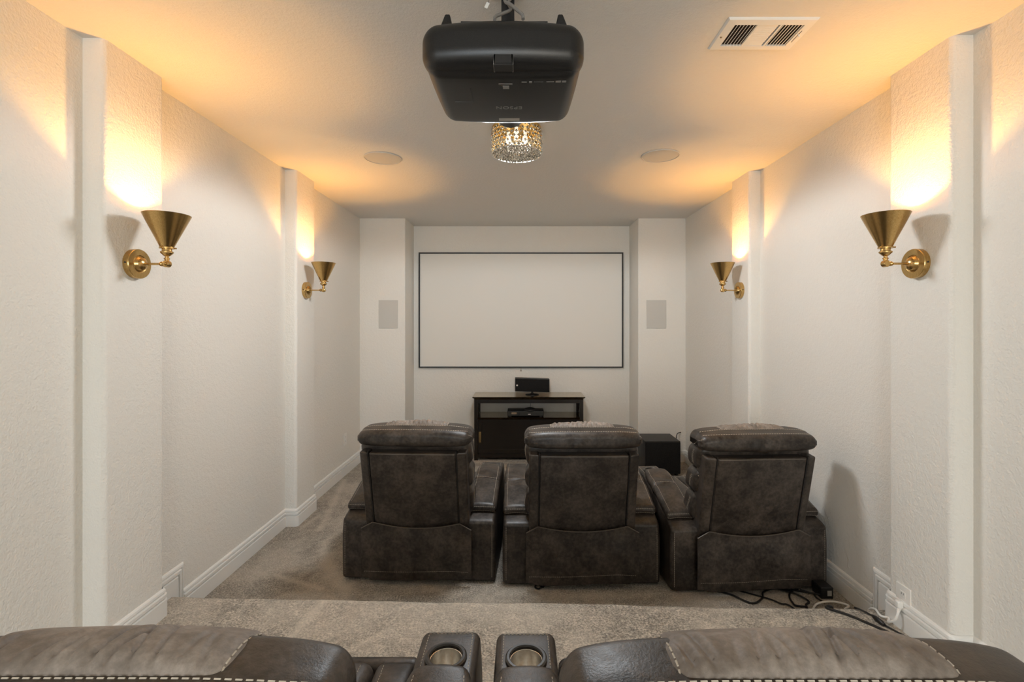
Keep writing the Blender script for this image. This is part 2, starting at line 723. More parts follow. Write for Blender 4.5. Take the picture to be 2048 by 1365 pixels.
for x in xs:
    t = (x - XL) / (XR - XL)
    e = STEP_L + (STEP_R - STEP_L) * t + 0.004 * sin(x * 5.1) + 0.002 * sin(x * 17)
    sag = 0.002 * sin(x * 3.3 + 1)
    r = [(x, Y0 - .1, PZ)] + [(x, e - 0.25, PZ)] + [(x, e + dy, z + (sag if z > .1 else 0)) for dy, z in prof[1:]]
    rows.append(r)
n = len(rows[0])
vs = [p for r in rows for p in r]
fs = [(i * n + k, (i + 1) * n + k, (i + 1) * n + k + 1, i * n + k + 1) for i in range(80) for k in range(n - 1)]
mb.add(vs, fs)
struct(mb.build('floor_platform', M_CARPET_UP), 'carpeted raised step for the rear row')

# baseboards
BB = [(0, 0), (.017, 0), (.017, .080), (.007, .083), (.007, .089), (.016, .092), (.016, .107), (.0065, .110), (.0065, .115),
      (.0125, .118), (.010, .128), (.005, .134), (0, .136)]


def sweep(mb, path, side, z0):
    """sweep the baseboard profile along a plan polyline; side +1 = room lies to the left of travel"""
    P = [Vector((x, y)) for x, y in path]
    rings = []
    for i, p in enumerate(P):
        d1 = (P[i] - P[i - 1]).normalized() if i > 0 else None
        d2 = (P[i + 1] - P[i]).normalized() if i < len(P) - 1 else None
        d1 = d1 or d2
        d2 = d2 or d1
        n1 = Vector((-d1.y, d1.x)) * side
        n2 = Vector((-d2.y, d2.x)) * side
        m = (n1 + n2)
        m = m / max(0.2, (m.length_squared / 2))
        rings.append([(p.x + m.x * t, p.y + m.y * t, z0 + h) for t, h in BB])
    k = len(BB)
    vs = [q for r in rings for q in r]
    fs = [(i * k + j, (i + 1) * k + j, (i + 1) * k + j + 1, i * k + j + 1) for i in range(len(P) - 1) for j in range(k - 1)]
    fs += [tuple(range(k)), tuple(range((len(P) - 1) * k, len(P) * k))]
    mb.add(vs, fs)


def side_baseboard(name, xw, xi, side, ystep, label, NP, FP):
    root = empty(name, (xw, 2.4, 0))
    struct(root, label)

    def put(nm, m):
        m.v = [(x - xw, y - 2.4, z) for x, y, z in m.v]
        m.build(nm, M_TRIM, root, 25)
    m = MB()
    pth = rounded([(xw, Y0), (xw, NP[0]), (xi, NP[0]), (xi, NP[1]), (xw, NP[1]), (xw, ystep + .045)], [0, 0, 1, 1, 0, 0], .012, 4)
    sweep(m, pth, side, PZ)
    n_ = len(BB)
    for q, (t_, h_) in enumerate(BB):      # mitre the end against the upright return
        x_, y_, z_ = m.v[len(m.v) - n_ + q]
        m.v[len(m.v) - n_ + q] = (x_, y_ - (.136 - max(h_, .080)), z_)
    put('upper_run', m)
    m = MB()
    pth = rounded([(xw, ystep + .04), (xw, FP[0]), (xi, FP[0]), (xi, FP[1]), (xw, FP[1]), (xw, YF)], [0, 0, 1, 1, 0, 0], .012, 4)
    sweep(m, pth, side, 0)
    put('lower_run', m)
    # upright mitred return where the board climbs to the platform
    m = MB()
    s = 1 if side < 0 else -1
    yb = ystep + .045
    base = [(t, h) for t, h in BB if h > 0.079]
    vs, fs = [], []
    for zz, tw in ((-0.01, 0), (PZ + .136, 1)):
        for t, h in base:
            yy = yb - (.136 - h)
            z = zz if not tw else PZ + h
            vs.append((xw + s * t, yy, z))
    k = len(base)
    for j in range(k - 1):
        fs.append((j, j + 1, k + j + 1, k + j))
    m.add(vs, fs)
    m.box(min(xw, xw + s * .0163), max(xw, xw + s * .0163), NP[1] - .01, yb - .052, -0.01, PZ + .001)
    put('upright_return', m)


side_baseboard('baseboard_left', XL, XLI, -1, 2.60, 'white moulded baseboard along the left wall', NPL, FPL)
side_baseboard('baseboard_right', XR, XRI, 1, 2.545, 'white moulded baseboard along the right wall', NPR, FPR)
m = MB()
sweep(m, [(XL, YF), (NXL, YF), (NXL, YN), (NXR, YN), (NXR, YF), (XR, YF)], -1, 0)
struct(m.build('baseboard_front', M_TRIM, None, 25), 'white moulded baseboard along the front wall')

# ------------------------------------------------------------------ recliner
ARM_Y = [(-0.01, .365), (0.05, .392), (0.10, .405), (0.30, .47), (0.50, .512), (0.62, .528), (0.76, .53)]


def armz(y):
    if y <= ARM_Y[0][0]:
        return ARM_Y[0][1]
    for (a, za), (b, zb) in zip(ARM_Y, ARM_Y[1:]):
        if y <= b:
            return za + (zb - za) * (y - a) / (b - a)
    return ARM_Y[-1][1]


def ty(z):
    return -0.02 - 0.232 * (z - 0.36)


CUP_Y = 0.650


def boolean_cut(me, cutter):
    a = bpy.data.objects.new('cut_a', me)
    b = bpy.data.objects.new('cut_b', cutter)
    COL.objects.link(a)
    COL.objects.link(b)
    mod = a.modifiers.new('cut', 'BOOLEAN')
    mod.object = b
    mod.operation = 'DIFFERENCE'
    mod.solver = 'EXACT'
    dg = bpy.context.evaluated_depsgraph_get()
    dg.update()
    r = bpy.data.meshes.new_from_object(a.evaluated_get(dg))
    bpy.data.objects.remove(a)
    bpy.data.objects.remove(b)
    r.shade_smooth()
    r.set_sharp_from_angle(angle=radians(40))
    return r


def make_recliner():
    root = empty('recliner')
    # base frame and feet
    fr = MB().box(-.27, .27, .03, .70, .05, .28)
    fb = fr.build('base_frame', M_BLACKMETAL, root, 0)
    for x in (-.25, .25):
        for y in (.06, .66):
            MB().lathe([(.001, 0), (.022, 0), (.022, .045), (.018, .052), (.001, .052)], 12, Matrix.Translation((x, y, 0))).build('foot', M_BLACKMETAL, fb)
    # arms
    for sgn in (-1, 1):
        x0, x1 = (.297, .475) if sgn > 0 else (-.475, -.297)
        xc = (x0 + x1) / 2

        def adef(x, y, z):
            t = (z - .012) / .50
            top = armz(y)
            zz = .012 + t * (top - .012)
            b = .003 * sin(pi * min(1, max(0, t)))
            xx = xc + (x - xc) * (1 + b / .09)
            if t > 0.8:
                xx = xc + (xx - xc) * (1 - .05 * (t - .8) / .2)
            return (xx, y, zz)
        am = MB().rbox(x0, x1, 0.012, .772, .012, .512, .022, (4, 26, 10), 3, adef)
        bv = bvh_of(am)
        me = am.mesh('arm', M_LEATHER)
        cut = MB().lathe([(.046, -.11), (.046, .2)], 40, Matrix.Translation((xc, CUP_Y, .53)), cap=True).mesh('cut', M_LEATHER)
        arm = link('arm', boolean_cut(me, cut), root)
        # padded armrest cushion

        def pdef(x, y, z):
            u = (x - xc) / .09
            zz = z + armz(y) + .010 * (1 - u * u) - .006
            v = (y - .085) / .49
            zz += .0045 * sin(26 * v + 2.2 * u + sgn) * exp(-((v - .62) / .16) ** 2)
            zz -= .006 * exp(-((v - .55) / .018) ** 2)
            # the front end narrows to a rounded nose
            k = max(0, (v - .80) / .2)
            xx = xc + (x - xc) * (1 - .22 * k * k)
            return (xx, y, zz)
        pm = MB().rbox(xc - .090, xc + .090, .085, .575, 0, .052, .024, (8, 60, 2), 3, pdef)
        pad = pm.build('arm_pad', M_LEATHER, arm)
        pb = bvh_of(pm)
        st = MB()
        stitch(st, [(xc + t * .086, .083, armz(.085) + .040) for t in [i / 10 - 1 for i in range(21)]], pb)
        stitch(st, [(xc + t * .086, .083, armz(.085) + .010) for t in [i / 10 - 1 for i in range(21)]], pb)
        stitch(st, [(xc + t * .08, .355, armz(.355) + .09) for t in [i / 10 - 1 for i in range(21)]], pb)
        for e in (-1, 1):
            stitch(st, [(xc + e * .072, .09 + .012 * i, armz(.09 + .012 * i) + .08) for i in range(38)], pb)
            # rear face edges and cup deck seams
            stitch(st, [(xc + e * .074, -.02, .04 + .016 * i) for i in range(21)], bv)
            stitch(st, [(xc + e * .070, .575 + .008 * i, .60) for i in range(23)], bv)
        stitch(st, [(xc + t * .070, .752, .60) for t in [i / 8 - 1 for i in range(17)]], bv)
        so = st.build('stitching', M_STITCH, arm, 0)
        so['kind'] = 'stuff'
        # cup holder
        rz = armz(CUP_Y)
        MB().lathe([(.0435, -.006), (.0435, .006), (.046, .0095), (.052, .0095), (.0565, .006), (.0575, -.002)], 48,
                   Matrix.Translation((xc, CUP_Y, rz))).build('cup_ring', M_CUPRING, arm)
        MB().lathe([(.0455, .0), (.0425, -.002), (.0415, -.03), (.0395, -.065), (.036, -.078), (.028, -.083), (.010, -.083), (.0005, -.080)], 48,
                   Matrix.Translation((xc, CUP_Y, rz))).build('cup_liner', M_CUP, arm)
    # seat
    def puff(x0, x1, y0, y1, amp):
        def f(x, y, z):
            u = (x - (x0 + x1) / 2) / ((x1 - x0) / 2)
            v = (y - (y0 + y1) / 2) / ((y1 - y0) / 2)
            if z > .4:
                z += amp * (1 - u * u) * (1 - v ** 4)
                z -= .02 * max(0, -v)
            return (x, y, z)
        return f
    sm = MB().rbox(-.168, .168, .14, .75, .29, .462, .035, (10, 16, 3), 3, puff(-.168, .168, .14, .75, .018))
    seat = sm.build('seat_cushion', M_LEATHER, root)
    sb = bvh_of(sm)
    st = MB()
    for e in (-1, 1):
        stitch(st, [(e * .150, .20 + .02 * i, .55) for i in range(27)], sb)
    for k in range(6):
        y = .42 + .05 * k
        stitch(st, [(-.14 + .28 * i / 14, y + (.02 if i % 2 else -.02) * (1 if k % 2 else -1), .55) for i in range(15)], sb, w=.0006)
    o = st.build('stitching', M_STITCH, seat, 0)
    o['kind'] = 'stuff'
    for e in (-1, 1):
        a, b = (.172, .296) if e > 0 else (-.296, -.172)
        m_ = MB().rbox(a, b, .14, .745, .29, .462, .03, (6, 14, 3), 3, puff(a, b, .14, .745, .012))
        so = m_.build('seat_bolster', M_LEATHER, root)
        st = MB()
        q = e * .182
        stitch(st, [(q, .20 + .02 * i, .55) for i in range(27)], bvh_of(m_))
        x = st.build('stitching', M_STITCH, so, 0)
        x['kind'] = 'stuff'
    MB().rbox(-.29, .29, .745, .80, .06, .44, .025, (10, 2, 8), 3).build('leg_rest', M_LEATHER, root)
    # back shell
    pm = MB().rbox(-.258, .258, 0, .085, 0.34, .828, .010, (10, 2, 10), 3,
                   lambda x, y, z: (x, y + ty(z) - .008 * (1 - (x / .258) ** 2) * (1 - ((z - .6) / .25) ** 2) * (y < .04), z + .10 * max(0, z - .80) * (y / .085)))
    panel = pm.build('back_panel', M_LEATHER, root)
    for e in (-1, 1):
        a, b = (.264, .318) if e > 0 else (-.318, -.264)
        MB().rbox(a, b, -.004, .115, 0.33, .830, .009, (3, 3, 10), 3,
                  lambda x, y, z: (x, y + ty(z) + .02 * (abs(x) - .264) / .054, z + .35 * max(0, z - .80) * (y / .115))).build('back_side_panel', M_LEATHER, root)
        MB().tube([(e * .261, ty(z) + .002, z) for z in [.36 + .02 * i for i in range(25)]], .0032, 6).build('piping', M_PIPE, panel)
    pb = bvh_of(pm)
    st = MB()
    stitch(st, [(-.25 + .5 * i / 30, -.20, .822) for i in range(31)], pb, dash=.004, gap=.003, w=.0006)
    o = st.build('stitching', M_STITCH, panel, 0)
    o['kind'] = 'stuff'
    # back cushion in three channelled rolls
    zz = [(.40, .585), (.575, .735), (.725, .885)]
    for i, (a, b) in enumerate(zz):
        def bdef(x, y, z, a=a, b=b):
            u = (z - (a + b) / 2) / ((b - a) / 2)
            w = .35 * abs(x) / .335
            s = 1 + .025 * (1 - u * u)
            crease = .004 * sin(34 * z + 9 * y) * (abs(x) > .30)
            return (x * s + crease, y + ty(z), z)
        cm = MB().rbox(-.330, .330, .075, .255, a, b, .045, (12, 4, 4), 4, bdef)
        c = cm.build('back_cushion', M_LEATHER, root)
        cb = bvh_of(cm)
        st = MB()
        for e in (-1, 1):
            for yy in (.145,):
                stitch(st, [(e * .40, yy + ty(z), z) for z in [a + .02 + (b - a - .04) * k / 12 for k in range(13)]], cb)
                stitch(st, [(e * .40, yy + .012 + ty(z), z) for z in [a + .02 + (b - a - .04) * k / 12 for k in range(13)]], cb)
        o = st.build('stitching', M_STITCH, c, 0)
        o['kind'] = 'stuff'
    # headrest roll
    def hdef(x, y, z):
        u = abs(x) / .345
        zc = .905
        z2 = z - .026 * u ** 5 * (z > zc) + .012 * u ** 6 * (z < zc)
        y2 = y - .010 * (1 - u ** 2) * (y < -.02) + .018 * u ** 6 * (y < -.02)
        y2 += .0028 * sin(41 * x + 3 * sin(13 * x)) * max(0, 1 - abs(z - .905) / .05) * (y < -.04)
        if z > .92:
            z2 += .016 * min(1, max(0, (y + .11) / .10))
        return (x, y2, z2)
    hm = MB().rbox(-.345, .345, -.118, .085, .858, .957, .036, (60, 8, 3), 6, hdef)
    head = hm.build('headrest_roll', M_LEATHER, root)
    hb = bvh_of(hm)

    def cast(bv, pts, tgt):
        """drop points onto a surface along the line towards the axis (y, z) = tgt"""
        out = []
        for p in pts:
            p = Vector(p)
            d = Vector((p.x * .985, tgt[0], tgt[1])) - p
            q, nn, i, dist = bv.ray_cast(p, d.normalized())
            if q is not None:
                out.append(q - d.normalized() * .0007)
        return out
    st = MB()
    for yy, zt, lim in ((-.135, .985, .320), (-.036, 1.05, .320)):
        stitch(st, cast(hb, [(-lim + 2 * lim * i / 80, yy + .03 * (abs(-1 + 2 * i / 80)) ** 8, zt) for i in range(81)], (-.02, .905)), w=.0014, dash=.009, gap=.005)
    for e in (-1, 1):
        stitch(st, spline([(e * .325, -.09, .93), (e * .36, -.05, .91), (e * .37, .0, .88)], 8), hb, w=.001)
    o = st.build('stitching', M_STITCH, head, 0)
    o['kind'] = 'stuff'
    # pleated centre pad over the headrest
    rnd = random.Random(3)
    pleats = []
    x = -.185
    while x < .185:
        pleats.append((x, rnd.uniform(.45, 1.0), rnd.uniform(-.25, .25), rnd.uniform(-2.5, 2.5), rnd.uniform(-.08, -.03), rnd.uniform(.03, .11), rnd.uniform(.0035, .0065)))
        x += rnd.uniform(.020, .036)

    def sstep(a, b, v):
        v = min(1, max(0, (v - a) / (b - a)))
        return v * v * (3 - 2 * v)

    def pldef(x, y, z):
        d = 0
        for (px, am, sk, cv, ya, yb_, wd) in pleats:
            c = px + sk * (y + .02) + cv * (y - .0) ** 2
            t = (x - c) / wd
            if -5 < t < 5:
                k = sstep(ya, ya + .03, y) * (1 - sstep(yb_ - .03, yb_ + .02, y))
                d += am * k * (exp(-t * t) - .35 * exp(-(t - 2.2) ** 2 / 2))
        env = min(1, max(0, (z - .885) / .03)) * sstep(-.026, .004, y) * (1 - .6 * sstep(.05, .09, y))
        edge = min(1, max(0, (.198 - abs(x)) / .02))
        d = d * env * edge
        u = abs(x) / .205
        wav = .0035 * sin(19 * x + 1.1) * env
        zz = z - .0065 * d + .005 * (1 - u ** 4) * (z > .93) - .012 * u ** 10 * (z > .93) + wav
        zz -= .030 * sstep(.03, .12, y) * (z > .92)
        return (x, y + .005 * d * (1 if y < .0 else -1), zz)
    xs_ = MB()
    xs_.rbox(-.205, .205, -.026, .115, .868, .985, .032, (170, 18, 4), 6, pldef)
    pad = xs_.build('headrest_pad', M_SUEDE, root, 60)
    pbv = bvh_of(xs_)
    st = MB()
    for e in (-1, 1):
        stitch(st, cast(pbv, spline([(e * .188, -.05, .98), (e * .188, -.03, 1.01), (e * .188, .0, 1.03), (e * .188, .05, 1.03), (e * .188, .12, .98)], 14), (.03, .91)), w=.0016, dash=.009, gap=.005)
    o = st.build('stitching', M_STITCH, pad, 0)
    o['kind'] = 'stuff'
    # hanging rear flap
    nx, nz = 44, 20
    def flapz(x):
        u = abs(x)
        return .350 + .034 * (u / .272) ** 2 if u <= .262 else .384 + (.343 - .384) * (u - .262) / .075
    fm = MB()
    for layer in (0, 1):
        vs = []
        for i in range(nx + 1):
            x = -.337 + .674 * i / nx
            top = flapz(x)
            for k in range(nz + 1):
                t = k / nz
                bot = .036 + .005 * sin(9 * x) + .012 * (abs(x) > .29)
                z = bot + (top - bot) * t
                y = -.036 - .012 * sin(pi * t) * cos(x * pi / .674) - .010 * exp(-((x - .2) / .08) ** 2 - ((t - .5) / .22) ** 2) \
                    + .004 * sin(12 * x + 4 * t) * t * (1 - t) * 4
                if t > .97:
                    y -= .002
                vs.append((x, y + .009 * layer, z))
        fs = [(i * (nz + 1) + k, (i + 1) * (nz + 1) + k, (i + 1) * (nz + 1) + k + 1, i * (nz + 1) + k + 1) for i in range(nx) for k in range(nz)]
        fm.add(vs, fs)
    N1 = (nx + 1) * (nz + 1)
    rim = [i * (nz + 1) for i in range(nx + 1)] + [nx * (nz + 1) + k for k in range(1, nz + 1)] + \
          [i * (nz + 1) + nz for i in range(nx - 1, -1, -1)] + [k for k in range(nz - 1, 0, -1)]
    fm.f += [(a, b, b + N1, a + N1) for a, b in zip(rim, rim[1:] + rim[:1])]
    flap = fm.build('rear_flap', M_LEATHER, root)
    MB().tube([(x, -.036 - .001, flapz(x) + .0005) for x in [-.335 + .67 * i / 60 for i in range(61)]], .0032, 6).build('edge_binding', M_BIND, flap)
    fb_ = bvh_of(fm)
    st = MB()
    stitch(st, [(-.32 + .64 * i / 40, -.1, .085 + .004 * sin(8 * (-.32 + .64 * i / 40))) for i in range(41)], fb_, w=.0007)
    o = st.build('stitching', M_STITCH, flap, 0)
    o['kind'] = 'stuff'
    return root


rec = make_recliner()
ROW = [
    ('recliner', (-.634, 2.958, 0), -.045, 'dark brown leather recliner leftmost in the front row', 'front row recliners'),
    ('recliner', (.366, 2.906, 0), 0.006, 'dark brown leather recliner in the middle of the front row', 'front row recliners'),
    ('recliner', (1.356, 2.848, 0), .048, 'dark brown leather recliner of the front row beside the right wall', 'front row recliners'),
    ('recliner', (-.590, .665, PZ), 0.0, 'brown leather recliner of the rear row, cut off at the bottom left', 'rear row recliners'),
    ('recliner', (.400, .660, PZ), 0.0, 'greyer brown leather recliner of the rear row, cut off at the bottom right', 'rear row recliners'),
]
for i, (nm, loc, rz, lab, grp) in enumerate(ROW):
    o = rec if i == 0 else copy_tree(rec)
    o.location = loc
    o.rotation_euler = (0, 0, rz)
    tag(o, lab, 'recliner', grp)

# ------------------------------------------------------------------ wall sconces
def make_sconce():
    root = empty('wall_sconce')
    RX = Matrix.Rotation(pi / 2, 4, 'Y')          # local z -> +x (out of the wall)
    bp = MB().lathe([(.0005, 0), (.066, 0), (.067, .002), (.067, .024), (.0655, .027), (.040, .028), (.036, .026), (.034, .027), (.028, .040), (.018, .047), (.006, .050), (.0005, .050)],
                    48, RX).build('backplate', M_BRASS, root, 25)
    for a in (0, pi):
        MB().lathe([(.0005, -.002), (.004, -.002), (.004, .002), (.0005, .003)], 10,
                   Matrix.Translation((.013, .067 * cos(a), .0)) @ Matrix.Rotation(-pi / 2 if a == 0 else pi / 2, 4, 'X')).build('screw', M_BLACKMETAL, bp)
    MB().lathe([(.0005, .046), (.0052, .046), (.0052, .116), (.0095, .120), (.0115, .126), (.009, .132), (.005, .135), (.0005, .138)], 20, RX).build('arm', M_BRASS, root, 30)
    kn = MB().lathe([(.0005, -.013), (.012, -.013), (.0155, -.010), (.0155, .010), (.012, .013), (.0005, .013)], 28,
                    Matrix.Translation((.149, 0, 0)) @ Matrix.Rotation(pi / 2, 4, 'X')).build('knuckle', M_BRASS, root, 30)
    MB().lathe([(.0005, .013), (.007, .013), (.008, .017), (.005, .020), (.0005, .020)], 16,
               Matrix.Translation((.149, 0, 0)) @ Matrix.Rotation(pi / 2, 4, 'X')).build('thumb_screw', M_BRASS, kn, 30)
    T = Matrix.Translation((.149, 0, 0))
    MB().lathe([(.0005, .012), (.009, .012), (.009, .020), (.012, .022), (.012, .026), (.008, .028), (.008, .034), (.013, .037), (.022, .046), (.026, .050), (.026, .055), (.020, .058),
                (.0195, .071), (.0005, .071)], 32, T).build('socket', M_BRASS, root, 30)
    sh = MB().lathe([(.020, .069), (.030, .069), (.030, .075), (.0275, .077), (.0945, .223), (.0935, .2233), (.026, .079), (.020, .075), (.020, .069)], 64, T).build('shade', M_BRASS, root, 30)
    for a in (0.4, 2.5, 4.6):
        MB().lathe([(.0005, .029), (.0035, .029), (.0035, .037), (.0005, .038)], 8,
                   T @ Matrix.Translation((0, 0, .072)) @ Matrix.Rotation(a, 4, 'Z') @ Matrix.Rotation(pi / 2, 4, 'Y')).build('set_screw', M_BRASS, sh)
    MB().lathe([(.0005, .071), (.011, .071), (.011, .084), (.016, .095), (.0195, .108), (.018, .121), (.011, .131), (.0005, .135)], 24, T).build('bulb', M_BULB, root)
    return root


SZ = EYE + .270
sc0 = make_sconce()
SPOTS = [
    ((XLI, 2.20, SZ), 0, 'brass cone wall sconce on the near left pilaster'),
    ((XLI, 3.945, SZ), 0, 'brass cone wall sconce on the far left pilaster'),
    ((XRI, 2.19, SZ), pi, 'brass cone wall sconce on the near right pilaster'),
    ((XRI, 3.96, SZ), pi, 'brass cone wall sconce on the far right pilaster'),
]
for i, (loc, rz, lab) in enumerate(SPOTS):
    o = sc0 if i == 0 else copy_tree(sc0)
    o.location = loc
    o.rotation_euler = (0, 0, rz)
    tag(o, lab, 'sconce', 'brass cone wall sconces')
    L = bpy.data.lights.new('sconce_light', 'POINT')
    L.energy = SCONCE_POWER
    L.color = SCONCE_COLOR
    L.shadow_soft_size = 0.012
    lo = bpy.data.objects.new('sconce_light', L)
    COL.objects.link(lo)
    s_ = 1 if rz == 0 else -1
    lo.location = (loc[0] + s_ * .149, loc[1], loc[2] + .148)

# ------------------------------------------------------------------ projector
PX = -.058
pr = empty('projector', (PX, 1.60, 2.43))
tag(pr, 'black home cinema projector hanging upside down from the ceiling', 'projector')


def case_def(x, y, z):
    v = max(0, min(1, y / .435))
    xx = x * (1 - .035 * v ** 3)
    zz = z - .006 * (1 - (x / .272) ** 2) * (1 - (2 * v - 1) ** 2) * (z < .05)
    yy = y + .028 * (1 - (x / .272) ** 2) * v - .014
    return (xx, yy, zz)


case = MB().rbox(-.268, .264, .02, .452, 0, .152, .052, (14, 12, 3), 6, case_def).build('case', M_PROJ, pr)


def rear_def(x, y, z):
    yy = y - .022 * (1 - (x / .28) ** 2) * (y < .06)
    zz = z + .010 * (1 - (x / .28) ** 2) * (z > .08)
    return (x, yy, zz)


rear = MB().rbox(-.277, .272, -.005, .115, .008, .160, .056, (18, 4, 3), 8, rear_def).build('rear_cover', M_PROJ, pr)
MB().box(-.031, .031, -.021, .02, .004, .040).box(-.026, .026, -.023, -.02, .010, .036).build('cable_latch', M_BLACK, pr, 0)
MB().prism([(-.033, 0), (-.029, 0), (-.026, .036), (-.030, .036)], 0, .05, Matrix.Translation((0, -.021, .006)) @ Matrix.Rotation(pi / 2, 4, 'X') @ Matrix.Translation((0, 0, -.05))).build('latch_cheek', M_PRINT, pr, 0)
MB().prism([(.033, 0), (.029, 0), (.026, .036), (.030, .036)], 0, .05, Matrix.Translation((0, -.021, .006)) @ Matrix.Rotation(pi / 2, 4, 'X') @ Matrix.Translation((0, 0, -.05))).build('latch_cheek', M_PRINT, pr, 0)
for e in (-1, 1):
    MB().rbox(e * .198 - .022, e * .198 + .022, .04, .09, .15, .212, .008, (2, 2, 3), 3,
              lambda x, y, z, e=e: (e * .198 + (x - e * .198) * (1.25 - .9 * (z - .15) / .062) + e * (-.006) * (z - .15) / .06, y, z)).build('foot', M_PROJ, pr)
    MB().rbox(e * .225 - .035, e * .225 + .035, .12, .34, .12, .176, .02, (3, 4, 2), 3).build('top_hump', M_PROJ, pr)
LY = Matrix.Rotation(-pi / 2, 4, 'X')
MB().lathe([(.030, .42), (.068, .42), (.066, .492), (.055, .498), (.052, .49), (.048, .48), (.0005, .47)], 40, Matrix.Translation((0.012, 0, .072)) @ LY).build('lens', M_BLACK, pr)


def text_mesh(body, size, mat, name, spacing=1.0):
    cu = bpy.data.curves.new(name, 'FONT')
    cu.body = body
    cu.size = size
    cu.align_x = 'CENTER'
    cu.align_y = 'CENTER'
    cu.space_character = spacing
    cu.extrude = 0.0004
    o = bpy.data.objects.new('tmp', cu)
    COL.objects.link(o)
    dg = bpy.context.evaluated_depsgraph_get()
    dg.update()
    me = bpy.data.meshes.new_from_object(o.evaluated_get(dg))
    me.name = name
    bpy.data.objects.remove(o)
    me.materials.clear()
    me.materials.append(mat)
    return me


FLIP = Matrix(((-1, 0, 0, 0), (0, 1, 0, 0), (0, 0, -1, 0), (0, 0, 0, 1)))


def under(o, x, y, dz=-.0055):
    """put flat print on the downward face, reading from the screen side"""
    o.matrix_local = Matrix.Translation((x, y, dz)) @ FLIP
    return o


def bottom_z(x, y):
    v = max(0, min(1, y / .435))
    return -.006 * (1 - (x / .272) ** 2) * (1 - (2 * v - 1) ** 2)


me = text_mesh('EPSON', .032, M_PRINT, 'maker_logo', 1.08)
lo = link('maker_logo', me, case)
under(lo, .012, .268, bottom_z(.012, .268) - .0008)


def mark(name, x0, x1, y0, y1, mat):
    z = bottom_z((x0 + x1) / 2, (y0 + y1) / 2)
    return MB().box(x0, x1, y0, y1, z - .0012, z + .004).build(name, mat, case, 0)


mark('print_line', -.020, .028, .0845, .0875, M_PRINT)
mark('print_line', -.020, .028, .0905, .0925, M_PRINTDIM)
mark('print_badge', -.006, .016, .100, .121, M_PRINT)
for x0, x1, b_ in ((.060, .078, 1), (.086, .096, 2), (.103, .135, 0), (.146, .172, 1), (.178, .196, 2), (.200, .214, 2)):
    mark('print_mark', x0, x1, .0735 if b_ < 2 else .070, .0775 if b_ < 2 else .081, M_PRINT if b_ else M_PRINTDIM)
mark('hatch_seam', -.190, -.120, .222, .224, M_PRINTDIM)
mark('hatch_seam', -.122, -.120, .12, .224, M_BLACK)
mark('warning_sticker', -.032, .052, .372, .396, M_STICKER)

mt = empty('projector_mount', (PX, 1.80, 2.62))
tag(mt, 'black ceiling mount with square pole holding the projector', 'mount')
MB().box(-.150, .150, -.13, .14, -.004, .014).build('plate', M_BLACKMETAL, mt, 0)
MB().box(-.164, -.150, -.10, -.03, -.008, .006).box(.150, .164, -.10, -.03, -.008, .006).build('side_tab', M_BLACKMETAL, mt, 0)
MB().rbox(-.012, .034, -.085, -.039, .012, H - 2.62, .004, (1, 1, 1), 2).build('pole', M_BLACKMETAL, mt)
MB().box(-.045, .067, -.12, -.012, H - 2.62 - .006, H - 2.62).build('ceiling_flange', M_BLACKMETAL, mt, 0)
for x in (-.12, .12):
    for y in (-.05, .11):
        MB().lathe([(.0005, -.038), (.007, -.038), (.007, 0), (.0005, 0)], 10, Matrix.Translation((x, y, 0))).build('standoff', M_BLACKMETAL, mt)
yb = 1.700
c1 = spline([(PX + .03, 1.668, H - .001), (PX + .026, yb, 2.745), (PX + .014, yb - .02, 2.705), (PX + .022, yb - .03, 2.675), (PX - .004, yb - .05, 2.648), (PX - .028, yb - .07, 2.625), (PX - .03, yb - .085, 2.603)], 8)
tag(MB().tube(c1, .0055, 8).build('signal_cable', M_GREYCABLE), 'grey cable twisted down the projector pole, ending on the left', 'cable', 'cables at the projector pole')
c2 = spline([(PX + .002, 1.652, H - .001), (PX + .004, yb - .020, 2.74), (PX + .004, yb - .042, 2.695), (PX + .024, yb - .062, 2.67), (PX + .044, yb - .075, 2.644), (PX + .062, yb - .085, 2.622), (PX + .065, yb - .092, 2.602)], 8)
tag(MB().tube(c2, .0058, 8).build('power_cable', M_GREYCABLE), 'grey cable twisted down the projector pole, ending on the right', 'cable', 'cables at the projector pole')
tg = empty('cable_tag', (PX - .062, 1.775, 2.768))
tag(tg, 'white paper tag dangling left of the projector pole', 'tag')
MB().box(-.006, .006, -.0006, .0006, -.022, 0, Matrix.Rotation(.45, 4, 'Y')).build('paper', M_PLASTIC, tg, 0)
MB().tube(spline([(0, 0, 0), (.006, 0, .02), (.012, .01, H - 2.768)], 5), .0012, 5).build('string', M_GREYCABLE, tg)

# ------------------------------------------------------------------ crystal flush light
fl = empty('crystal_ceiling_light', (-.027, 2.98, H))
tag(fl, 'drum shaped crystal flush mount ceiling light with gold rim', 'ceiling light')
MB().lathe([(.0005, -.002), (.145, -.002), (.152, -.004), (.152, -.016), (.1485, -.016), (.1485, -.008), (.0005, -.008)], 48, None).build('canopy', M_GOLD, fl, 30)
MB().lathe([(.1495, -.166), (.152, -.166), (.152, -.160), (.1495, -.160), (.1495, -.166)], 48).build('bottom_ring', M_CHROME, fl, 30)


def bead(mb, c, r, sq=1.0):
    x, y, z = c
    a = random.random() * 1.5
    ring = [(x + r * cos(a + k * pi / 3), y + r * sin(a + k * pi / 3), z) for k in range(6)]
    vs = [(x, y, z + r * sq)] + ring + [(x, y, z - r * sq)]
    fs = [(0, 1 + k, 1 + (k + 1) % 6) for k in range(6)] + [(7, 1 + (k + 1) % 6, 1 + k) for k in range(6)]
    mb.add(vs, fs)


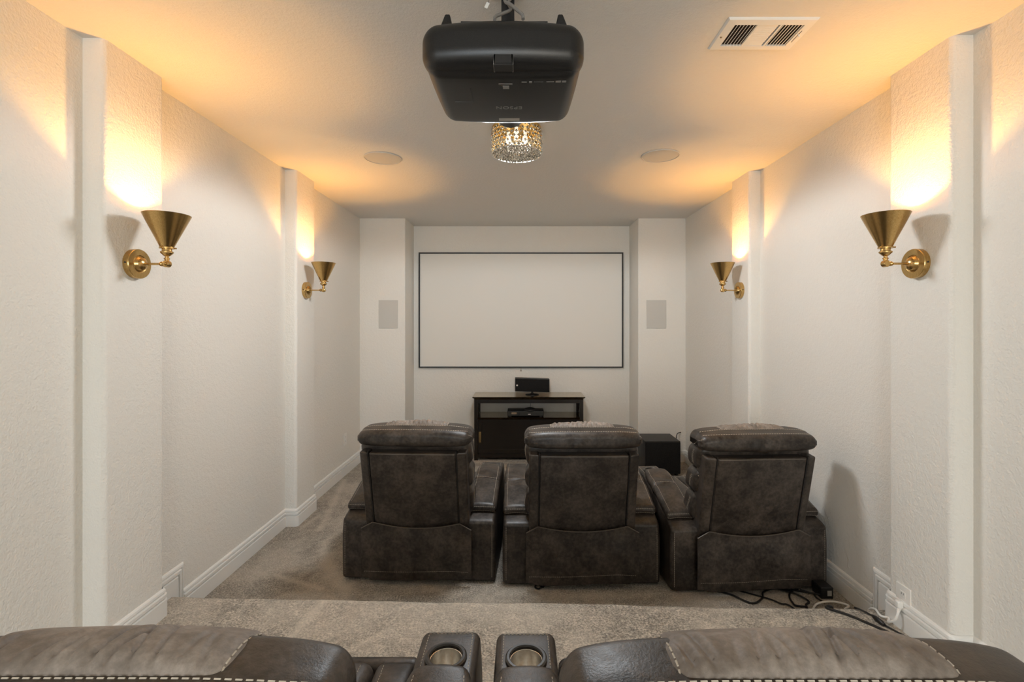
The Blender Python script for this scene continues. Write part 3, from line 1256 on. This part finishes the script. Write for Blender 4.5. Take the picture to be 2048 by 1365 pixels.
mb = MB()
wires = MB()
NA, NR = 36, 6
for j in range(NR):
    z = -.026 - .0245 * j
    for i in range(NA):
        a = 2 * pi * (i + .5 * (j % 2)) / NA
        bead(mb, (.150 * cos(a), .150 * sin(a), z), .0108, .95)
        if i % 1 == 0:
            T = Matrix.Translation((.150 * cos(a), .150 * sin(a), z)) @ Matrix.Rotation(a, 4, 'Z') @ Matrix.Rotation(pi / 2, 4, 'Y')
            wires.lathe([(.0122, 0), (.0134, .0009), (.0134, -.0009), (.0122, 0)], 10, T)
o = mb.build('crystal_curtain', M_CRYSTAL, fl, 0)
o['kind'] = 'stuff'
o = wires.build('wire_rings', M_GOLD, fl, 0)
o['kind'] = 'stuff'
mb = MB()
for k in range(330):
    r = .147 * sqrt((k + .5) / 330)
    a = k * 2.399963
    bead(mb, (r * cos(a), r * sin(a), -.163), .0088, .9)
o = mb.build('crystal_base', M_CRYSTAL, fl, 0)
o['kind'] = 'stuff'
M_COOLBULB = plain('frosted_bulb', (0.9, 0.9, 0.88), 0.3, 0, 0.5, (1.0, 0.95, 0.86), 0.6)
for k in range(3):
    a = k * 2 * pi / 3 + .5
    B = MB().lathe([(.0005, -.014), (.010, -.014), (.010, -.035), (.017, -.055), (.016, -.075), (.008, -.087), (.0005, -.089)], 20, Matrix.Translation((.06 * cos(a), .06 * sin(a), 0)))
    B.build('bulb', M_COOLBULB, fl)
L = bpy.data.lights.new('ceiling_drum_light', 'SPOT')
L.energy = CHANDELIER_POWER
L.color = (0.93, 0.97, 1.0)
L.spot_size = radians(179)
L.spot_blend = 0.12
L.shadow_soft_size = 0.20
lo = bpy.data.objects.new('ceiling_drum_light', L)
lo.location = (-.027, 2.98, H - .185)
COL.objects.link(lo)

# ------------------------------------------------------------------ ceiling speakers and air vent
def ceiling_speaker(x, y, lab):
    r = empty('ceiling_speaker', (x, y, H))
    tag(r, lab, 'speaker', 'round in-ceiling speakers')
    MB().lathe([(.127, 0), (.134, -.001), (.1345, -.004), (.132, -.0075), (.1265, -.008), (.126, -.003)], 56).build('rim', M_GRILLE, r)
    MB().lathe([(.0005, -.0066), (.08, -.0062), (.1265, -.0045)], 56).build('grille', M_GRILLE, r)
    return r


ceiling_speaker(-1.005, 3.52, 'round white in-ceiling speaker left of the crystal light')
ceiling_speaker(1.0, 3.47, 'round white in-ceiling speaker right of the crystal light')

vx0, vx1, vy0, vy1 = .818, 1.178, 1.90, 2.12
v = empty('air_vent', ((vx0 + vx1) / 2, (vy0 + vy1) / 2, H))
tag(v, 'white metal ceiling air vent with three banks of louvres', 'vent')
w2, d2 = (vx1 - vx0) / 2, (vy1 - vy0) / 2
fx, fy = w2 - .040, d2 - .036
mb = MB()
rim = [(-w2, -d2), (w2, -d2), (w2, d2), (-w2, d2)]
inn = [(-w2 + .006, -d2 + .006), (w2 - .006, -d2 + .006), (w2 - .006, d2 - .006), (-w2 + .006, d2 - .006)]
op = [(-fx, -fy), (fx, -fy), (fx, fy), (-fx, fy)]
vs = [(x, y, 0) for x, y in rim] + [(x, y, -.008) for x, y in inn] + [(x, y, -.010) for x, y in op] + [(x, y, -.0005) for x, y in op]
fs = []
for a, b in ((0, 4), (4, 8), (8, 12)):
    for k in range(4):
        fs.append((a + k, a + (k + 1) % 4, b + (k + 1) % 4, b + k))
mb.add(vs, fs)
mb.build('frame', M_TRIM, v, 0)
MB().box(-fx, fx, -fy, fy, -.0015, -.0005).build('duct_back', M_DUCTSHADE, v, 0)
b1, b2 = -fx + 2 * fx * .335, -fx + 2 * fx * .665
MB().box(b1 - .004, b1 + .004, -fy, fy, -.0105, -.002).build('divider', M_TRIM, v, 0)
MB().box(b2 - .004, b2 + .004, -fy, fy, -.0105, -.002).build('divider', M_TRIM, v, 0)
sl = MB().box(-.0009, .0009, -fy, fy, -.005, .005).mesh('slat', M_TRIM, 0)
for k in range(6):
    o = link('slat', sl, v)
    o.location = (-fx + (b1 + fx) * (k + 1) / 7.0, 0, -.006)
    o.rotation_euler = (0, radians(40), 0)
sl2 = MB().box(-.0048, .0048, -fy, fy, -.0008, .0008).mesh('slat', M_TRIM, 0)
for k in range(7):
    o = link('slat', sl2, v)
    o.location = (b2 + .004 + (fx - b2 - .004) * (k + .5) / 7.0, 0, -.007)
    o.rotation_euler = (0, radians(-38), 0)
sl3 = MB().box(b1 + .004, b2 - .010, -.0052, .0052, -.0008, .0008).mesh('slat', M_TRIM, 0)
for k in range(11):
    o = link('slat', sl3, v)
    o.location = (0, -fy + 2 * fy * (k + .5) / 11.0, -.007)
    o.rotation_euler = (radians(-14), 0, 0)
MB().box(w2 - .031, w2 - .029, -.035, .045, -.0105, -.0095).build('lever_slot', M_BLACK, v, 0)
MB().tube([(w2 - .030, -.01, -.009), (w2 - .028, -.012, -.022)], .003, 8).build('lever', M_TRIM, v)
for x in (-w2 + .018,):
    MB().lathe([(.0005, -.0125), (.003, -.0120), (.004, -.009)], 10, Matrix.Translation((x, .01, 0))).build('screw', M_PULL, v)

# ------------------------------------------------------------------ screen
sc = empty('projection_screen', (0, YN, 1.04))
tag(sc, 'wide white projection screen in a thin black frame', 'screen')
SW, SH = 1.262, 1.425
MB().box(-SW + .01, SW - .01, -.030, -.006, .01, SH - .01).build('screen_fabric', M_SCREEN, sc, 0)
t = .016
for x0, x1, z0, z1 in ((-SW, SW, 0, t), (-SW, SW, SH - t, SH), (-SW, -SW + t, t, SH - t), (SW - t, SW, t, SH - t)):
    MB().box(x0, x1, -.040, 0, z0, z1).build('frame_bar', M_BLACK, sc, 0)
hk = empty('screen_tension_hook', (0.0, YN, 1.0))
tag(hk, 'tiny dark hook on the wall just under the screen', 'hook')
MB().lathe([(.0005, 0), (.009, 0), (.009, -.006), (.0005, -.008)], 12, Matrix.Rotation(pi / 2, 4, 'X')).build('stud', M_PULL, hk)
MB().tube([(0, -.006, 0), (0, -.008, .02), (0, -.008, .038)], .0025, 6).build('loop', M_PULL, hk)

# in-wall speakers
def wall_speaker(x0, x1, lab):
    z0, z1 = EYE - .060, EYE + .265
    r = empty('wall_speaker', ((x0 + x1) / 2, YF, z0))
    tag(r, lab, 'speaker', 'flat in-wall speakers')
    w = (x1 - x0) / 2
    MB().rbox(-w, w, -.006, .004, 0, z1 - z0, .003, (1, 1, 1), 2).build('rim', M_GRILLE, r)
    MB().box(-w + .006, w - .006, -.0075, -.004, .006, z1 - z0 - .006).build('grille', M_GRILLE, r, 0)


wall_speaker(-1.632, -1.414, 'flat grey in-wall speaker left of the screen')
wall_speaker(1.440, 1.666, 'flat grey in-wall speaker right of the screen')

# ------------------------------------------------------------------ media cabinet
CY0, CY1 = 5.60, 5.975
cx = (1057.5 - 1042) / FPX * 5.62
cb = empty('media_cabinet', (cx, CY0, 0))
tag(cb, 'glossy black wooden media cabinet under the screen', 'cabinet')
D = CY1 - CY0
hw = .632
top = MB()
prof = [(.000, 0), (.000, .010), (.014, .018), (.020, .024), (.020, .032)]
rings = []
for o_, z in prof:
    rings.append([(-hw - o_, -o_, .705 + z), (hw + o_, -o_, .705 + z), (hw + o_, D, .705 + z), (-hw - o_, D, .705 + z)])
vs = [p for r in rings for p in r]
fs = [(0, 1, 2, 3)]
for i in range(len(rings) - 1):
    for k in range(4):
        fs.append((i * 4 + k, i * 4 + (k + 1) % 4, i * 4 + 4 + (k + 1) % 4, i * 4 + 4 + k))
fs.append(tuple(4 * (len(rings) - 1) + k for k in range(4)))
top.add(vs, fs)
top.build('top', M_CABTOP, cb, 0)
for x in (-hw, hw - .042):
    for y in (0, D - .042):
        MB().box(x, x + .042, y, y + .042, 0, .705).build('post', M_CAB, cb, 0)
MB().box(-hw + .042, hw - .042, .002, .024, .662, .705).build('apron', M_CAB, cb, 0)
MB().box(-hw + .042, hw - .042, D - .024, D - .002, .662, .705).build('apron', M_CAB, cb, 0)
MB().box(-hw + .004, hw - .004, .004, D - .004, .475, .497).build('shelf', M_CABTOP, cb, 0)
MB().box(-hw + .01, hw - .01, D - .02, D - .01, .06, .475).build('back_board', M_CAB, cb, 0)
MB().box(-hw + .01, hw - .01, .02, D - .02, .055, .075).build('bottom_board', M_CAB, cb, 0)
MB().box(-hw + .042, hw - .042, .004, .024, .030, .075).build('plinth', M_CAB, cb, 0)
for e in (-1, 1):
    xs0 = e * (hw - .021)
    MB().box(xs0 - .01, xs0 + .01, .04, D - .04, .055, .475).build('side_board', M_CAB, cb, 0)
    for q in (0, 1):
        z0, z1 = (.50, .70) if q == 0 else (.70, .50)
        MB().tube([(xs0, .035, z0), (xs0, D - .035, z1)], .010, 4).build('cross_brace', M_CAB, cb, 0)
for i, (x0, x1, y) in enumerate(((-hw + .044, .012, .016), (-.012, hw - .044, .030))):
    dr = MB().box(x0, x1, y, y + .014, .078, .472).build('sliding_door', M_CAB, cb, 0)
    for a in ((x0, x0 + .045, .078, .472), (x1 - .045, x1, .078, .472), (x0 + .045, x1 - .045, .078, .125), (x0 + .045, x1 - .045, .430, .472)):
        MB().box(a[0], a[1], y - .006, y, a[2], a[3]).build('door_rail', M_CAB, dr, 0)
    px_ = x0 + .022 if i == 0 else x1 - .022
    MB().rbox(px_ - .014, px_ + .014, y - .010, y - .005, .205, .330, .002, (1, 1, 1), 2).build('pull', M_PULL, dr)

# centre speaker
cs = empty('centre_speaker', ((1064.5 - 1042) / FPX * 5.74, 5.74, .737))
tag(cs, 'black centre channel speaker standing on the media cabinet', 'speaker')
MB().rbox(-.205, .205, -.02, .09, .040, .195, .006, (2, 2, 2), 2, lambda x, y, z: (x, y + (z - .04) * .10, z + .006 * (-x) / .2)).build('box', M_BLACK, cs)
MB().rbox(-.198, .198, -.027, -.015, .046, .189, .004, (2, 1, 2), 2, lambda x, y, z: (x, y + (z - .04) * .10, z + .006 * (-x) / .2)).build('grille', M_SPKCLOTH, cs)
MB().lathe([(.0005, 0), (.080, 0), (.080, .006), (.03, .014), (.014, .022), (.012, .045), (.0005, .045)], 32, Matrix.Translation((0, .02, 0))).build('stand', M_BLACK, cs)
MB().lathe([(.0005, .004), (.010, .004), (.010, -.002), (.0005, -.003)], 16, Matrix.Translation((-.180, -.018, .118)) @ Matrix.Rotation(pi / 2, 4, 'X') @ Matrix.Translation((0, 0, .004))).build('round_badge', M_PLASTIC, cs)

# set-top box and round gadget
M_BOX = plain('grey_plastic', (0.035, 0.034, 0.030), 0.3)
M_DISPLAY = plain('display_window', (0.55, 0.40, 0.27), 0.25, 0.6)
bx = empty('set_top_box', ((1051 - 1042) / FPX * 5.70, 5.65, .497))
tag(bx, 'dark grey set-top box on the open cabinet shelf', 'set-top box')
MB().rbox(-.212, .212, 0, .20, .008, .066, .004, (2, 2, 2), 2).build('housing', M_BLACK, bx)
MB().box(-.205, -.080, -.004, .002, .014, .060).build('left_panel', M_BOX, bx, 0)
MB().box(-.070, .205, -.004, .002, .014, .060).build('right_panel', M_BOX, bx, 0)
MB().box(-.165, -.105, -.006, -.003, .030, .052).build('display', M_DISPLAY, bx, 0)
MB().box(.030, .060, -.006, -.003, .026, .034).build('light_bar', M_PLASTIC, bx, 0)
MB().box(.085, .160, -.006, -.003, .020, .052).build('flap', M_BOX, bx, 0)
for x in (-.18, .18):
    for y in (.03, .17):
        MB().box(x - .015, x + .015, y - .015, y + .015, 0, .009).build('foot', M_RUBBER, bx, 0)
gd = empty('dome_gadget', ((1060 - 1042) / FPX * 5.70, 5.70, .563))
tag(gd, 'small black dome shaped gadget on top of the set-top box', 'gadget')
MB().lathe([(.0005, 0), (.068, 0), (.072, .008), (.070, .016), (.055, .026), (.025, .033), (.0005, .034)], 36).build('shell', M_RUBBER, gd)
MB().tube(spline([(.0, .05, .02), (.01, .10, .05), (.0, .16, .09), (.0, .20, .125)], 5), .002, 5).build('lead', M_RUBBER, gd)

# ------------------------------------------------------------------ subwoofer
sw = empty('subwoofer', (1.475, 5.02, 0))
tag(sw, 'black cube subwoofer on the carpet behind the right recliner', 'subwoofer')
MB().rbox(-.185, .185, .012, .37, .020, .360, .005, (1, 1, 1), 2).build('cabinet', M_BLACK, sw)
MB().rbox(-.180, .180, -.008, .012, .026, .354, .006, (1, 1, 1), 2).build('grille', M_SPKCLOTH, sw)
for x in (-.15, .15):
    for y in (.04, .33):
        MB().lathe([(.0005, 0), (.018, 0), (.02, .022), (.0005, .022)], 12, Matrix.Translation((x, y, 0))).build('foot', M_RUBBER, sw)

# ------------------------------------------------------------------ outlets and cords
def outlet(loc, rz, lab, half_h, half_w):
    r = empty('wall_outlet', loc, rz)
    tag(r, lab, 'outlet')
    pl = MB().rbox(-.001, .006, -half_w, half_w, -half_h, half_h, .003, (1, 1, 1), 2).build('cover_plate', M_PLASTIC, r)
    for z in (-.022, .022):
        s_ = MB().rbox(.004, .0075, -.017, .017, z - .014, z + .014, .0015, (1, 1, 1), 2).build('socket', M_PLASTIC, r)
        for y in (-.006, .006):
            MB().box(.0072, .0079, y - .0012, y + .0012, z - .001, z + .008).build('slot', M_BLACK, s_, 0)
    MB().lathe([(.0005, .0065), (.003, .006)], 8, Matrix.Rotation(pi / 2, 4, 'Y')).build('screw', M_PLASTIC, r)
    return r


outlet((XL, 5.08, .37), 0, 'white outlet plate low on the left wall near the front', .062, .040)
ou = outlet((XRI, 2.272, .293), pi, 'white outlet plate with a plug on the near right pilaster', .064, .044)

wc = empty('white_power_cord', (XRI, 2.275, .271))
tag(wc, 'white power cord plugged into the right pilaster outlet', 'cord')


def rel(pts, o):
    return [Vector(p) - o.location for p in pts]


plug = MB().rbox(-.036, -.008, -.015, .015, -.020, .014, .008, (2, 2, 2), 3).build('plug', M_PLASTIC, wc)
P = [(XRI - .022, 2.272, .258), (XRI - .036, 2.264, .230), (XRI - .046, 2.270, .198), (XRI - .052, 2.30, .168), ground(1777, 1237, .165), ground(1761, 1232, .166),
     ground(1750, 1219, .160), (1.78, 2.475, .12), (1.79, 2.50, .04), (1.80, 2.58, .012), (1.78, 2.66, .008), ground(1697, 1212, .012), ground(1664, 1204, .02), ground(1632, 1210, .012), (1.56, 2.60, .008)]
MB().tube(spline(P and rel(P, wc), 8), .0055, 8).build('cord', M_PLASTIC, wc)
MB().tube(rel([(XRI - .022, 2.272, .258), (XRI - .032, 2.268, .236)], wc), [.011, .007], 10).build('strain_relief', M_PLASTIC, wc)


def cable(name, pts, r, lab, grp='black cables by the right recliner'):
    return tag(MB().tube(spline(pts, 8), r, 7).build(name, M_RUBBER), lab, 'cable', grp)


g = ground
zf = .0065
cable('floor_cable', [g(1430, 1182, zf), g(1462, 1190, zf), g(1503, 1207, zf), g(1524, 1198, zf), g(1527, 1185, zf), g(1550, 1178, zf), g(1600, 1183, zf), g(1640, 1190, .02)], .0055,
      'black cable looping behind the right recliner, leftmost of the tangle')
cable('floor_cable', [g(1470, 1180, zf), g(1500, 1188, zf), g(1540, 1199, zf), g(1562, 1208, zf), (1.50, 2.72, zf), (1.52, 2.66, zf)], .0045,
      'thin black cable running straight towards the step edge')
cable('floor_cable', [g(1600, 1177, zf), g(1582, 1184, .012), g(1579, 1195, zf), g(1585, 1206, zf), g(1592, 1212, zf), (1.60, 2.70, zf)], .0055,
      'black cable bending down in the middle of the tangle')
cable('floor_cable', [g(1560, 1180, zf), g(1590, 1188, .014), g(1617, 1203, zf), g(1612, 1211, zf), (1.585, 2.66, zf)], .0055,
      'black cable of the tangle ending beneath the white cord')
cable('floor_cable', [g(1600, 1180, .02), g(1625, 1188, .012), g(1633, 1196, zf), g(1642, 1202, zf), g(1650, 1206, zf)], .0045,
      'short black cable just left of the power brick')
pz = PZ + .0055
cable('platform_cable', [(1.60, 2.56, .01), (1.585, 2.475, .06), (1.58, 2.455, .145), g(1653, 1216, pz), g(1697, 1231, pz), g(1733, 1246, pz), g(1774, 1264, pz), g(1818, 1286, pz)], .0062,
      'thick black cable climbing the step and crossing the platform')
pcb = empty('inline_connector_cable', tuple(g(1743, 1233, PZ)))
tag(pcb, 'black cable with a fat inline connector near the right pilaster', 'cable', 'black cables by the right recliner')
MB().tube(rel(spline([(1.74, 2.53, .02), (1.725, 2.462, .11), g(1710, 1216, pz + .003), g(1744, 1232, pz), g(1768, 1250, pz), g(1789, 1262, pz), g(1834, 1286, pz)], 8), pcb), .0042, 7).build('cord', M_RUBBER, pcb)
MB().tube(rel([g(1745, 1232, PZ + .010), g(1752, 1238, PZ + .011), g(1764, 1247, PZ + .011), g(1769, 1251, PZ + .010)], pcb), [.006, .012, .012, .007], 10).build('connector', M_RUBBER, pcb)

pbk = empty('power_brick', (1.765, 2.83, 0))
tag(pbk, 'black power brick on the carpet at the foot of the right recliner', 'power brick')
MB().rbox(-.036, .036, -.045, .045, 0, .066, .006, (1, 1, 1), 2).build('housing', M_BLACK, pbk)
MB().box(.000, .024, -.0462, -.044, .018, .048).build('rating_label', M_STICKER, pbk, 0)

c0 = g(1077, 1170, .006)
ring = [(c0.x + .022 * cos(a) - .0, c0.y - .024 + .022 * sin(a), .0055 + .004 * (a > 5)) for a in [i * pi / 8 for i in range(15)]]
cable('dangling_cable', [(c0.x - .07, c0.y + .06, .012)] + ring + [(c0.x + .10, c0.y + .03, .008), (c0.x + .25, c0.y + .03, .007), (c0.x + .40, c0.y + .05, .012)], .0045,
      'black cable curled in a loop under the middle recliner', 'black cables under the recliners')
cable('speaker_wire', [(1.672, 5.25, .10), (1.70, 5.27, .09), (1.72, 5.30, .12), (1.735, 5.36, .20), (1.74, 5.42, .30), (1.78, 5.50, .335), (1.83, 5.540, .34)], .005,
      'black speaker wire rising beside the subwoofer', 'subwoofer wiring')
